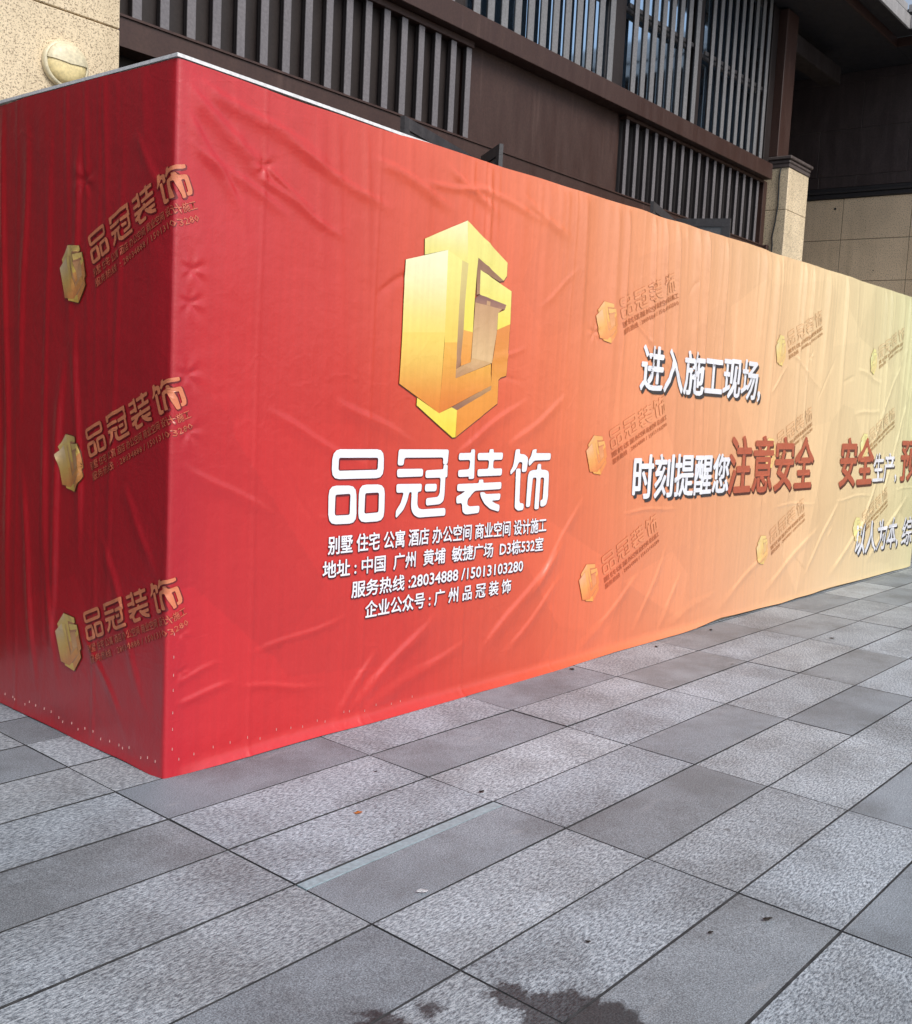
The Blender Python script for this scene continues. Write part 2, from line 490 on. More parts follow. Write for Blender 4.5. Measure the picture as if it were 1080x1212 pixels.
LOGO = {
  'A': [[1.2281,2.1969],[1.5051,2.3259],[1.5267,2.1297],[1.4779,2.1387],[1.3846,2.1714],[1.2326,2.1266]],
  'B1': [[1.5051,2.3259],[1.8111,2.1732],[1.8118,2.1089],[1.7906,2.0823],[1.5945,2.1662],[1.59,2.11],[1.5835,1.9073],[1.5849,1.8107],[1.5168,1.8161],[1.5165,1.9384],[1.5238,2.1293]],
  'B2': [[1.5168,1.8161],[1.5849,1.8107],[1.5826,1.6667],[1.5093,1.6445],[1.509,1.6887]],
  'S1': [[1.4779,2.1387],[1.5267,2.1297],[1.5165,1.9384],[1.5168,1.8161],[1.509,1.6887],[1.5065,1.6443],[1.478,1.6271],[1.4758,1.9149]],
  'D1': [[1.5945,2.1662],[1.7906,2.0823],[1.7573,2.074],[1.6133,2.1113],[1.6161,1.9979],[1.5962,1.9907],[1.59,2.11]],
  'C1': [[1.6133,2.1113],[1.8538,2.0384],[1.858,1.8758],[1.761,1.8386],[1.762,1.9212],[1.81,1.9412],[1.8204,1.9674],[1.6163,1.995]],
  'E1': [[1.59,1.9755],[1.8204,1.9674],[1.762,1.9212],[1.7589,1.8264],[1.7359,1.673],[1.5852,1.6893],[1.5864,1.8109]],
  'E0': [[1.6163,1.995],[1.8204,1.9674],[1.81,1.9412],[1.5873,1.954],[1.59,1.9755]],
  'E2': [[1.5852,1.6893],[1.7359,1.673],[1.4783,1.5829],[1.478,1.6271],[1.5121,1.6446],[1.5826,1.6667]],
  'K': [[1.761,1.8386],[1.858,1.8758],[1.8495,1.6165],[1.8079,1.605],[1.7917,1.593],[1.7949,1.4766],[1.7497,1.4598],[1.7414,1.5652],[1.7359,1.673],[1.744,1.7055]],
  'F1': [[1.1185,2.0892],[1.3846,2.1714],[1.3901,1.7932],[1.1178,1.7686]],
  'F2': [[1.1178,1.7686],[1.3901,1.7932],[1.3789,1.4143],[1.1126,1.5403]],
  'G1': [[1.3846,2.1714],[1.4807,2.1392],[1.4758,1.9149],[1.4761,1.7533],[1.3906,1.7462]],
  'G2': [[1.3906,1.7462],[1.4761,1.7533],[1.4783,1.5829],[1.7286,1.6685],[1.7416,1.5622],[1.3789,1.4143]],
  'J': [[1.4598,1.4454],[1.7416,1.5622],[1.7403,1.54],[1.5003,1.4322]],
  'H': [[1.2281,1.4815],[1.3789,1.4143],[1.4598,1.4454],[1.5003,1.4322],[1.4981,1.3027],[1.477,1.3005],[1.2276,1.4472]],
  'I': [[1.5003,1.4322],[1.7403,1.54],[1.7418,1.5602],[1.7879,1.5625],[1.7935,1.4745],[1.4996,1.3027]],
}

# ------------------------------------------------------------------ pavement (setting)
bm = bmesh.new()
bmesh.ops.create_grid(bm, x_segments=4, y_segments=4, size=600)
for v in bm.verts:
    v.co.z = -0.0045
me = bpy.data.meshes.new('ground')
bm.to_mesh(me)
bm.free()
me.materials.append(M_GROUND)
g = bpy.data.objects.new('ground', me)
COL.objects.link(g)
g['kind'] = 'structure'

TH = -0.0045
CT, ST = math.cos(TH), math.sin(TH)
OX, OY, TW, TL = -0.1953, -0.3424, 0.3404, 0.915
rnd = random.Random(4)
STRIP_C, STRIP_R = 1, 2
bm = bmesh.new()
tone = bm.loops.layers.float_color.new('tone')
for j in range(-12, 30):
    for r in range(-9, 30):
        x0, x1 = OX + (j - 1) * TL, OX + j * TL
        y1, y0 = OY - r * TW, OY - (r + 1) * TW
        gap = rnd.uniform(0.0024, 0.0042)
        xa, xb, ya, yb = x0 + gap * .7, x1 - gap * .7, y0 + gap, y1 - gap
        if j == STRIP_C and r == STRIP_R:
            yb = y1 - 0.052
        bv = 0.0010
        dark = (r % 3 == 0) if j % 2 == 0 else (r % 3 == 2)
        zo = rnd.uniform(-0.0012, 0.0006)
        tx, ty = rnd.uniform(-.0008, .0008), rnd.uniform(-.0008, .0008)
        t = rnd.uniform(0.88, 1.08)
        hue = rnd.uniform(-0.015, 0.02)
        def V(x, y, z):
            return bm.verts.new((CT * x - ST * y, ST * x + CT * y, z))
        top = []
        low = []
        for (x, y, ix, iy) in ((xa, ya, 1, 1), (xb, ya, -1, 1), (xb, yb, -1, -1), (xa, yb, 1, -1)):
            top.append(V(x + ix * bv, y + iy * bv, zo + tx * ix + ty * iy))
            low.append(V(x, y, zo - 0.006))
        fs = [bm.faces.new(top)]
        for k in range(4):
            fs.append(bm.faces.new((low[k], low[(k + 1) % 4], top[(k + 1) % 4], top[k])))
        for fi, f in enumerate(fs):
            f.material_index = (1 if dark else 0) if fi == 0 else 2
            for lp in f.loops:
                lp[tone] = (t + hue, t, t - hue, 1)
me = bpy.data.meshes.new('pavement')
bm.to_mesh(me)
bm.free()
me.materials.append(M_GRAN_L)
me.materials.append(M_GRAN_D)
me.materials.append(M_GROUND)
pav = bpy.data.objects.new('pavement', me)
COL.objects.link(pav)
pav['kind'] = 'structure'

# steel strip let into one joint
s0, s1 = OX + 0.004, OX + TL - 0.004
yt = OY - STRIP_R * TW
o = MB().box(s0, s1, yt - 0.049, yt - 0.0045, -0.006, 0.0005, 0, 0.001).build('inlay_strip', M_STRIP)
o.rotation_euler.z = TH
tag(o, 'pale blue-grey metal strip let flush into a joint of the granite paving', 'floor strip')

# ------------------------------------------------------------------ building
bld = thing('timber_style_building', 'brown metal-clad building with slatted window screens and cream granite piers behind the red hoarding', 'building', (0, 2.3, 0))

# left granite pier, laid in courses, and an unseen dark wall added beyond it to cut reflections
mb = MB()
mb.box(-0.04, 0.845, 1.93, 2.9, 0, 7.2, 1)
zc = [0.0, 0.62, 1.16, 1.68, 2.22, 2.76, 3.297, 4.1, 4.9, 5.7, 6.5, 7.2]
for za, zb in zip(zc, zc[1:]):
    mb.box(-0.05, 0.853, 1.90, 1.94, za + .0035, zb - .0035, 0, 0.004)
    mb.box(0.83, 0.855, 1.943, 2.9, za + .0035, zb - .0035, 0, 0.002)
mb.build('granite_wall', [M_STONE, M_JOINT], bld)
MB().box(-5.0, -0.055, 1.98, 2.5, 0, 6.0).build('dark_front_or_added_wall', M_BROWN_DARK, bld)

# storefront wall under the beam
MB().box(0.86, 8.64, 2.13, 2.40, 0, 3.40).build('dark_front_or_added_wall', M_BROWN_DARK, bld)
# lower beam with small top ledge
mb = MB()
mb.box(0.86, 8.58, 1.965, 2.12, 3.238, 3.3882, 0, 0.001)
mb.box(0.86, 8.60, 1.955, 2.12, 3.3885, 3.402, 0, 0.001)
mb.box(8.585, 8.645, 1.93, 2.2, 3.22, 3.41, 0, 0.004)
mb.build('lower_beam', M_BROWN, bld)
# upper beam
mb = MB()
mb.box(0.86, 8.53, 1.90, 2.14, 4.112, 4.278, 0, 0.004)
mb.box(0.86, 3.66, 1.982, 2.10, 4.062, 4.109, 0, 0.003)
mb.box(5.72, 8.53, 1.988, 2.10, 4.080, 4.109, 0, 0.003)
mb.build('upper_beam', M_BROWN, bld)
# backing and flat panel
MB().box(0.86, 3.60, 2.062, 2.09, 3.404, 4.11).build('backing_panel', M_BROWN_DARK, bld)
MB().box(5.73, 8.62, 2.085, 2.11, 3.404, 4.11).build('backing_panel', M_SLAT_GAP, bld)
mb = MB()
mb.box(3.625, 5.66, 2.045, 2.10, 3.404, 4.11)
mb.box(5.664, 5.725, 2.07, 2.10, 3.404, 4.11)
mb.build('flat_panel', M_BROWN, bld)
def lattice(x0, n, pitch, wd, y0, y1, z0, z1, mat=M_SLAT, extra=None):
    mb = MB()
    for k in range(n):
        x = x0 + k * pitch
        mb.box(x, x + wd, y0, y0 + .009, z0, z1, 0, 0.0015)            # grey face plate
        mb.box(x + .004, x + wd - .004, y0 + .0095, y1, z0, z1, 1)      # dark block added behind it to darken the slat sides
    if extra:
        for e in extra:
            mb.box(*e[:6], 1)
    return mb.build('slat_screen', [mat, M_SLAT_GAP], bld)
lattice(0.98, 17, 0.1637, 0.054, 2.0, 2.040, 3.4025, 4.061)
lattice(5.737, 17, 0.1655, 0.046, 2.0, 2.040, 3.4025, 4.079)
MB().box(8.53, 8.62, 1.995, 2.08, 3.4025, 4.11, 0, 0.003).build('edge_post', M_BROWN, bld)

# upper glazed storey
ZT = 5.98
lattice(0.95, 16, 0.157, 0.072, 1.93, 1.953, 4.279, ZT, M_SLAT_LIT)
lattice(3.575, 12, 0.1562, 0.072, 1.93, 1.953, 4.279, ZT, M_SLAT_LIT)
lattice(5.665, 8, 0.153, 0.066, 1.93, 1.953, 4.279, ZT, M_SLAT_LIT)
lattice(7.04, 9, 0.150, 0.058, 1.93, 1.953, 4.279, ZT, M_SLAT_LIT)
for xa, xb in ((0.86, 3.42), (3.56, 5.44), (5.62, 6.80), (6.98, 8.36)):
    fr = MB()
    fr.box(xa, xb, 2.03, 2.08, 4.281, 4.33, 0, 0.003)
    fr.box(xa, xb, 2.03, 2.08, 5.0, 5.045, 0, 0.003)
    fr.box(xa, xb, 2.03, 2.08, 5.9, ZT, 0, 0.003)
    fr.box(xa, xa + .05, 2.03, 2.08, 4.332, 4.998, 0, 0.003)
    fr.box(xb - .05, xb, 2.03, 2.08, 4.332, 4.998, 0, 0.003)
    fr.box(xa, xa + .05, 2.03, 2.08, 5.047, 5.898, 0, 0.003)
    fr.box(xb - .05, xb, 2.03, 2.08, 5.047, 5.898, 0, 0.003)
    wn = fr.build('window', M_CHAR, bld)
    MB().box(xa + .052, xb - .052, 2.048, 2.056, 4.332, 5.898).build('pane', M_GLASS, wn).location = (0, 0, 0)
    rl = MB()
    rl.box(xa, xb, 1.956, 1.985, 5.0, 5.04, 0, 0.003)
    rl.build('slat_rail', M_CHAR, bld)
for xa, xb in ((3.425, 3.55), (5.45, 5.61), (6.81, 6.97)):
    MB().box(xa, xb, 1.99, 2.16, 4.279, ZT, 0, 0.004).build('mullion', M_BROWN_DARK, bld)
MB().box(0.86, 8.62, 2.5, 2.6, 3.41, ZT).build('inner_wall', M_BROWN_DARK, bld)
MB().box(8.37, 8.615, 2.0, 2.2, 4.279, ZT, 0, 0.004).box(8.43, 8.46, 1.975, 1.998, 4.279, ZT, 0, 0.003).build('corner_board', M_BROWN_DARK, bld)
MB().box(8.62, 8.90, 1.90, 2.26, 4.387, ZT, 0, 0.006).build('corner_post', M_BROWN, bld)

# granite pier with moulded cap and the cable on it
mb = MB()
mb.box(8.655, 9.185, 1.765, 2.4, 0, 4.25, 1)
for za, zb in ((0, .62), (.62, 1.7), (1.7, 2.76), (2.76, 3.80), (3.80, 4.262)):
    mb.box(8.65, 9.19, 1.76, 2.405, za + .002, zb - .002, 0, 0.004)
pier = mb.build('granite_pier', [M_STONE, M_JOINT], bld)
mb = MB()
mb.box(8.640, 9.200, 1.750, 2.42, 4.263, 4.300, 0, 0.003)
mb.box(8.632, 9.208, 1.742, 2.43, 4.302, 4.345, 0, 0.012)
mb.box(8.615, 9.225, 1.725, 2.44, 4.347, 4.385, 0, 0.008)
cp = mb.build('pier_cap', M_CAP, pier)
cp.location = (0, 0, 0)
pts = []
rr = random.Random(8)
for k in range(24):
    z = 4.26 - k * 0.085
    pts.append((8.638 + rr.uniform(-.004, .003), 1.845 + 0.012 * math.sin(k * .9) + rr.uniform(-.006, .006) + 0.004 * k, z))
MB().tube(pts, 0.009, 8).build('cable', M_BLACK, bld, True)

# side wing: granite below, dark tile above
mb = MB()
X2 = 11.0
mb.box(X2 + .02, X2 + 6, -6, 7, 0, 6.0, 2)
mb.box(X2 + .003, X2 + .03, -6, 7, 0, 4.39, 1)
zs = [0.55, 1.13, 1.67, 2.22, 2.77, 3.312, 3.852, 4.388]
ys = [-5.95, -4.75, -3.55, -2.35, -1.15, 0.05, 1.15, 2.06, 3.3, 4.5, 5.7, 6.9]
for za, zb in zip(zs, zs[1:]):
    for ya, yb in zip(ys, ys[1:]):
        mb.box(X2, X2 + .02, ya + .004, yb - .004, za + .004, zb - .004, 0, 0.002)
mb.build('granite_side_wall', [M_STONE2, M_JOINT, M_DARKTILE], bld)
mb = MB()
mb.box(X2 - .02, X2 + .019, -6, 7, 0, 0.55, 0, 0.004)
mb.build('plinth', M_SOFFIT, bld)
mb = MB()
mb.box(X2 + .006, X2 + .015, -6, 7, 4.53, 6.0, 1)
def tiles(za, zb, y0, pitch):
    y = y0
    while y < 7:
        mb.box(X2 - .004, X2 + .005, y + .005, y + pitch - .005, za + .005, zb - .005, 0, 0.002)
        y += pitch
tiles(4.53, 4.675, -6.0 + .11, .52)
tiles(4.675, 5.275, -6.0 + .06, 1.2)
tiles(5.275, 5.88, -6.0 + .70, 1.2)
tiles(5.88, 6.0, -6.0 + .1, 1.2)
mb.build('dark_tile_cladding', [M_DARKTILE, M_TRIM], bld)
mb = MB()
mb.box(X2 - .03, X2 + .019, -6, 7, 4.392, 4.45, 0, 0.005)
mb.box(X2 - .055, X2 + .019, -6, 7, 4.452, 4.488, 0, 0.006)
mb.box(X2 - .02, X2 + .019, -6, 7, 4.49, 4.528, 0, 0.004)
mb.build('cornice', M_SOFFIT, bld)
mb = MB()
mb.tube([(X2 - .004, 2.171, 4.262), (X2 + .01, 2.171, 4.262)], 0.016, 10)
mb.build('anchor_hole', M_BLACK, bld)
mb = MB()
mb.tube([(X2 - .004, 1.58, 3.443), (X2 + .01, 1.58, 3.443)], 0.008, 10)
mb.build('anchor_hole', M_BLACK, bld)
# deep porch behind the pier
MB().box(8.7, X2, 6.0, 6.2, 0, 6.0).build('porch_wall', M_DARKTILE, bld)
MB().box(8.64, 8.70, 2.45, 6.0, 0, 6.0).build('porch_side_wall', M_DARKTILE, bld)
# bracket beam from the corner post
MB().box(8.903, 10.2, 1.905, 2.14, 5.60, 5.80, 0, 0.006).build('bracket_beam', M_BROWN_DARK, bld)

# eaves: dark soffit, brown trim, grey fascia, tile edge
mb = MB()
mb.box(-5, X2 + 6, 1.30, 7, 6.0, 6.04)
mb.box(10.34, X2 + 6, -6, 1.298, 6.0, 6.04)
mb.box(-5, 10.30, 1.05, 1.296, 6.09, 6.12)
mb.box(10.02, 10.336, -6, 1.04, 6.09, 6.12)
mb.build('soffit', M_SOFFIT, bld)
mb = MB()
mb.box(-5, 10.335, 1.275, 1.298, 5.985, 6.088, 0, 0.002)
mb.box(10.315, 10.338, -6, 1.272, 5.985, 6.088, 0, 0.002)
mb.build('soffit_trim', M_BROWN, bld)
mb = MB()
mb.box(-5, 10.0, 1.02, 1.048, 6.05, 6.20, 0, 0.003)
mb.box(9.99, 10.018, -6, 1.017, 6.05, 6.20, 0, 0.003)
mb.build('fascia', M_FASCIA, bld)
mb = MB()
mb.box(-5, 10.0, 1.07, 1.10, 6.255, 6.34, 0, 0.003)
mb.box(10.03, 10.06, -6, 1.067, 6.255, 6.34, 0, 0.003)
mb.build('gutter_edge', M_FASCIA, bld)
mb = MB()
mb.prism([(-5, 1.105, 6.20), (-5, 1.105, 6.30), (-5, 7, 9.0), (-5, 7, 8.9)], (22, 0, 0))
mb.prism([(10.065, -6, 6.201), (10.065, -6, 6.301), (16, -6, 9.0), (16, -6, 8.9)], (0, 7.1, 0))
mb.build('roof', M_ROOF, bld)

# open casement leaves standing out just above the hoarding
def leaf(ax, ay, bx, by, zt, h, name='casement'):
    """vertical framed leaf between two plan points, with its pane"""
    d = Vector((bx - ax, by - ay, 0))
    L = d.length
    d.normalize()
    nn = Vector((-d.y, d.x, 0)) * 0.03
    mb = MB()
    def bar(s0, s1, za, zb):
        p = Vector((ax, ay, 0)) + d * s0
        q = Vector((ax, ay, 0)) + d * s1
        mb.prism([(p.x, p.y, za), (q.x, q.y, za), (q.x, q.y, zb), (p.x, p.y, zb)], nn)
    fw = 0.075
    bar(0, L, zt - fw, zt)
    bar(0, L, zt - h, zt - h + fw)
    bar(0, fw, zt - h + fw + .001, zt - fw - .001)
    bar(L - fw, L, zt - h + fw + .001, zt - fw - .001)
    o = mb.build(name, M_CHAR, bld)
    mb = MB()
    p = Vector((ax, ay, 0)) + d * (fw + .001) + nn * .35
    q = Vector((ax, ay, 0)) + d * (L - fw - .001) + nn * .35
    mb.prism([(p.x, p.y, zt - h + fw), (q.x, q.y, zt - h + fw), (q.x, q.y, zt - fw), (p.x, p.y, zt - fw)], nn * .2)
    mb.build('pane', M_GLASS2, o).location = (0, 0, 0)
    return o
leaf(2.62, 1.60, 3.66, 1.93, 3.275, 1.5)
leaf(3.74, 1.94, 3.50, 1.55, 3.30, 1.5)
leaf(5.50, 1.50, 6.35, 1.78, 3.275, 1.5)
leaf(6.38, 1.80, 6.53, 1.30, 3.30, 1.5)

# ------------------------------------------------------------------ wall lamp on the granite
lamp = thing('wall_lamp', 'round cream bulkhead lamp with an eyelid hood on the cream granite wall', 'wall lamp', (0.56, 1.9, 3.03))
def lathe_y(prof, cx, cz, y, seg=40, a0=0, a1=2 * math.pi, name='x', mat=None, tilt=0):
    """profile (radius, outward distance) turned about the axis that leaves the wall"""
    bm = bmesh.new()
    full = abs(a1 - a0 - 2 * math.pi) < 1e-6
    n = seg if full else seg + 1
    rings = []
    for (r, d) in prof:
        rings.append([bm.verts.new((cx + r * math.cos(a0 + (a1 - a0) * k / seg), y - d, cz + r * math.sin(a0 + (a1 - a0) * k / seg))) for k in range(n)])
    for A, B in zip(rings, rings[1:]):
        for k in range(seg):
            a, b = k, (k + 1) % n
            bm.faces.new((A[a], A[b], B[b], B[a]))
    bmesh.ops.remove_doubles(bm, verts=bm.verts, dist=1e-5)
    bmesh.ops.recalc_face_normals(bm, faces=bm.faces)
    me = bpy.data.meshes.new(name)
    bm.to_mesh(me)
    bm.free()
    me.materials.append(mat)
    for p in me.polygons:
        p.use_smooth = True
    o = bpy.data.objects.new(name, me)
    COL.objects.link(o)
    o.parent = lamp
    o.location = -lamp.location
    return o
M_CREAM = painted_metal('cream_enamel', (0.72, 0.64, 0.44), 0.4, 0.05)
M_DIFF = painted_metal('yellowed_diffuser', (0.90, 0.74, 0.38), 0.35, 0.0)
CXL, CZL = 0.56, 3.03
lathe_y([(0.112, 0.001), (0.115, 0.012), (0.113, 0.030), (0.104, 0.036), (0.098, 0.034)], CXL, CZL, 1.9, 48, name='base_ring', mat=M_CREAM)
lathe_y([(0.098, 0.030), (0.094, 0.040), (0.082, 0.052), (0.060, 0.061), (0.030, 0.066), (0.0, 0.067)], CXL, CZL, 1.9, 48, name='diffuser', mat=M_DIFF)
lathe_y([(0.099, 0.034), (0.104, 0.034), (0.099, 0.045), (0.086, 0.057), (0.062, 0.066), (0.031, 0.071), (0.0, 0.072), (0.0, 0.068), (0.031, 0.0672), (0.062, 0.062)], CXL, CZL, 1.9, 30, R(6), R(174), name='hood', mat=M_CREAM)

# ------------------------------------------------------------------ hoarding
LB = 8.60            # front length
DB = 1.86            # depth of the returns
def ztop(u):
    return np.interp(u, [-2, 0, 0.7, 1.75, 3.74, 6.0, 7.85, 8.6, 10.6], [2.63, 2.63, 2.621, 2.621, 2.655, 2.685, 2.709, 2.715, 2.70])
hoard = thing('site_hoarding', 'box-shaped construction hoarding wrapped in a red to cream printed banner', 'hoarding', (LB / 2, 0.9, 0))

# value noise on a lattice, for the cloth relief
_rs = np.random.RandomState(11)
_LAT = _rs.rand(64, 64)
def vnoise(x, y):
    xi, yi = np.floor(x).astype(int), np.floor(y).astype(int)
    fx, fy = x - xi, y - yi
    fx, fy = fx * fx * (3 - 2 * fx), fy * fy * (3 - 2 * fy)
    a = _LAT[xi % 64, yi % 64]
    b = _LAT[(xi + 1) % 64, yi % 64]
    c = _LAT[xi % 64, (yi + 1) % 64]
    d = _LAT[(xi + 1) % 64, (yi + 1) % 64]
    return (a + (b - a) * fx + (c - a) * fy + (a - b - c + d) * fx * fy) * 2 - 1
def ridge(x, y):
    return 1 - np.abs(vnoise(x, y))

# single creases: u0, z0, u1, z1, width, height
CREASE = [
    (0.01, 2.56, 0.42, 2.26, .028, .011), (0.01, 2.48, 0.30, 2.10, .022, .008), (0.03, 2.58, 0.72, 2.40, .026, .010),
    (0.02, 2.36, 0.50, 2.16, .018, .006), (0.30, 2.30, 0.80, 2.12, .014, .006), (0.36, 2.33, 0.62, 2.20, .010, .008),
    (0.45, 2.45, 1.05, 2.28, .020, .008), (0.9, 2.50, 1.45, 2.36, .022, .008), (1.2, 2.44, 1.7, 2.50, .014, .006),
    (1.35, 2.56, 1.75, 2.38, .018, .009), (1.5, 2.52, 2.1, 2.42, .016, .007), (1.9, 2.52, 2.35, 2.36, .020, .007),
    (0.85, 0.06, 1.45, 0.46, .030, .012), (0.80, 0.05, 1.05, 0.34, .020, .009), (0.9, 0.04, 1.7, 0.30, .024, .010),
    (1.75, 0.18, 2.5, 0.78, .032, .012), (1.95, 0.15, 2.45, 0.55, .022, .008), (2.15, 0.45, 2.6, 0.98, .022, .008),
    (0.35, 0.42, 0.9, 0.52, .012, .005), (0.3, 0.30, 0.75, 0.22, .012, .005), (0.4, 1.40, 1.0, 1.15, .018, .005),
    (0.75, 1.46, 1.25, 1.27, .022, .006), (1.5, 1.22, 2.05, 1.52, .020, .007), (1.9, 1.25, 2.4, 1.55, .022, .007),
    (0.02, 1.2, 0.5, 0.96, .020, .005), (0.02, 0.28, 0.30, 0.33, .012, .006), (0.02, 0.36, 0.22, 0.42, .010, .005),
    (2.6, 0.05, 3.3, 0.5, .022, .007), (3.2, 0.06, 3.6, 0.65, .020, .006), (3.5, 0.05, 3.8, 0.45, .02, .006),
    (3.6, 0.09, 4.3, 0.24, .016, .006), (4.3, 0.1, 5.2, 0.5, .022, .007), (5.0, 0.12, 6.1, 0.62, .024, .008),
    (5.8, 0.18, 6.5, 0.85, .022, .007), (6.3, 0.12, 7.4, 0.72, .026, .009), (6.8, 0.2, 7.6, 1.3, .022, .008),
    (7.2, 0.15, 8.3, 0.8, .026, .009), (7.5, 0.7, 8.1, 1.9, .022, .008), (7.0, 1.1, 7.9, 2.3, .02, .006),
    (5.2, 2.0, 5.9, 1.72, .012, .006), (4.9, 1.65, 5.2, 1.9, .012, .005), (6.6, 1.95, 7.3, 1.85, .016, .007),
    (3.0, 0.86, 3.7, 0.865, .008, .005), (6.35, 0.80, 7.3, 0.82, .008, .005), (5.1, 0.80, 6.0, 0.80, .008, .004),
    (7.9, 0.84, 8.5, 0.86, .008, .004), (6.6, 1.55, 7.4, 1.62, .014, .005),
    (2.9, 2.05, 3.3, 1.85, .010, .005), (3.3, 1.84, 3.7, 1.66, .010, .004),
    # left return
    (-0.33, 2.6, -0.40, 0.1, .012, .004), (-0.86, 2.62, -0.92, 0.05, .014, .005), (-1.28, 2.6, -1.20, 0.1, .020, .008),
    (-0.62, 2.45, -0.70, 1.7, .022, .008), (-0.66, 1.75, -0.60, 0.7, .020, .010), (-0.75, 1.6, -0.84, 0.3, .026, .012),
    (-0.92, 1.3, -0.80, 0.15, .018, .008), (-1.05, 2.55, -1.12, 1.2, .02, .008), (-1.1, 1.1, -0.95, 0.1, .018, .009),
    (-0.25, 2.4, -0.05, 2.15, .016, .004), (-0.45, 0.9, -0.1, 0.2, .02, .006), (-0.6, 0.5, -0.2, 0.08, .016, .005),
    (-0.3, 1.1, -0.05, 0.75, .02, .005), (-1.4, 2.3, -1.3, 0.8, .03, .01),
]
_rc = random.Random(21)
for k in range(26):                                     # packing folds and slack all along the sheet
    u0 = _rc.uniform(0.4, 8.3)
    z0 = _rc.uniform(0.3, 2.3)
    a = _rc.uniform(-1.1, 1.1)
    L = _rc.uniform(.15, .5)
    CREASE.append((u0, z0, u0 + L * math.cos(a), z0 + L * math.sin(a), _rc.uniform(.008, .016), _rc.choice((-1, 1)) * _rc.uniform(.002, .0045)))
PUCKER = [(0.06, 1.90, .05), (0.055, 1.78, .045), (0.05, 1.52, .05), (0.06, 1.31, .045), (0.36, 2.33, .05), (-0.60, 2.25, .06), (0.05, 0.55, .03), (0.05, .40, .03),
          (2.6, 1.9, .05), (6.95, 2.02, .06), (5.6, 1.98, .05)]
FOLDS = [0.36, 0.95, 1.62, 2.35, 3.05, 4.0, 4.9, 5.7, 6.6, 7.5, -0.5, -1.15]

def relief(u, z):
    u = np.asarray(u, float)
    z = np.asarray(z, float)
    d = 0.006 * vnoise(u * 1.3 + 3, z * 1.6 + 7) + 0.003 * vnoise(u * 3.7 + 13, z * 3.1 + 2)
    zt = ztop(u) - z
    front = (u > 0) & (u < LB)
    # cloth gathered along the top hangs in uneven vertical drapes
    amt = np.where(front, np.interp(u, [0, 1.0, 2.4, 3.2, 4.6, 7.0, 8.6], [.12, .25, .6, 1.0, 1.1, 1.1, .9]), 0.20)
    lean = u - zt * (0.05 + 0.06 * np.sin(u * 1.9 + 1.0))
    g = np.exp(-(vnoise(lean * 7.5 + 0.2 * vnoise(u * 2, z * 0.7), zt * 0.22 + 5) / 0.26) ** 2)
    g2 = np.exp(-(vnoise(lean * 12 + 40, zt * 0.3 + 9) / 0.34) ** 2)
    fall = np.exp(-zt / 0.70) * (1 - np.exp(-zt / 0.11))
    fall2 = np.exp(-zt / 0.30) * (1 - np.exp(-zt / 0.05))
    d = d + amt * (0.032 * g * fall) + np.minimum(amt, .8) * 0.012 * g2 * fall2
    # long soft drape continuing down
    d = d + amt * 0.009 * ridge(lean * 3.1 + 17, zt * 0.25) ** 2 * np.exp(-zt / 1.6)
    for (u0, z0, u1, z1, wd, h) in CREASE:
        du, dz = u1 - u0, z1 - z0
        L = math.hypot(du, dz)
        t = ((u - u0) * du + (z - z0) * dz) / (L * L)
        s = ((u - u0) * -dz + (z - z0) * du) / L
        s = s + 0.012 * np.sin(t * 7 + u0 * 9) * min(1, L)
        env = np.clip(t * 5, 0, 1) * np.clip((1 - t) * 3.2, 0, 1)
        # steep on one side, slack on the other
        ww = np.where(s > 0, wd * .55, wd * 1.7)
        d = d + (0.85 if 0 < u0 < 2.5 else 1.0) * h * env * np.exp(-(s / ww) ** 2)
    for (pu, pz, pr) in PUCKER:
        rr_ = np.hypot(u - pu, z - pz)
        an = np.arctan2(z - pz, u - pu)
        e = np.exp(-(rr_ / pr) ** 2)
        d = d + e * (0.004 * np.cos(an * 5 + pu * 20) * np.clip(rr_ / pr * 2, 0, 1) - 0.006 * np.exp(-(rr_ / (pr * .4)) ** 2))
    for fu in FOLDS:
        s = u - fu - 0.004 * np.sin(z * 3)
        d = d + 0.0026 * np.exp(-(s / .0085) ** 2) * np.where(fu < 2.0, 1, .6)
    # hem that kicks out onto the paving
    kick = np.interp(u, [-2, -0.05, 0.03, 0.25, 0.8, 1.0, 2.2, 3.8, 4.6, 5.4, 8.6], [.012, .012, .006, .03, .042, .055, .045, .04, .012, .022, .016])
    d = d + 0.75 * kick * np.clip(1 - z / 0.042, 0, 1) ** 1.5
    d = d + 0.004 * np.clip(1 - z / 0.2, 0, 1) * ridge(u * 4 + 2, z * 2)
    # pulled tight round the corners
    c = np.minimum(np.abs(u), np.abs(u - LB))
    d = d * np.clip((c - 0.004) / 0.07, 0.0, 1) ** 0.7
    return d

RC = 0.012
def wrap(u, z, off=0.0):
    """(u along the sheet, z) -> world; the sheet runs round both corners"""
    u = np.asarray(u, float)
    z = np.asarray(z, float)
    d = np.maximum(relief(u, z), -0.010) + 0.012 + off
    # base point and normal angle
    bx = np.clip(u, 0, LB)
    by = np.where(u < 0, -u, np.where(u > LB, u - LB, 0.0))
    a = np.interp(u, [-RC, RC, LB - RC, LB + RC], [-math.pi, -math.pi / 2, -math.pi / 2, 0.0])
    return np.stack([bx + d * np.cos(a), by + d * np.sin(a), z], -1)

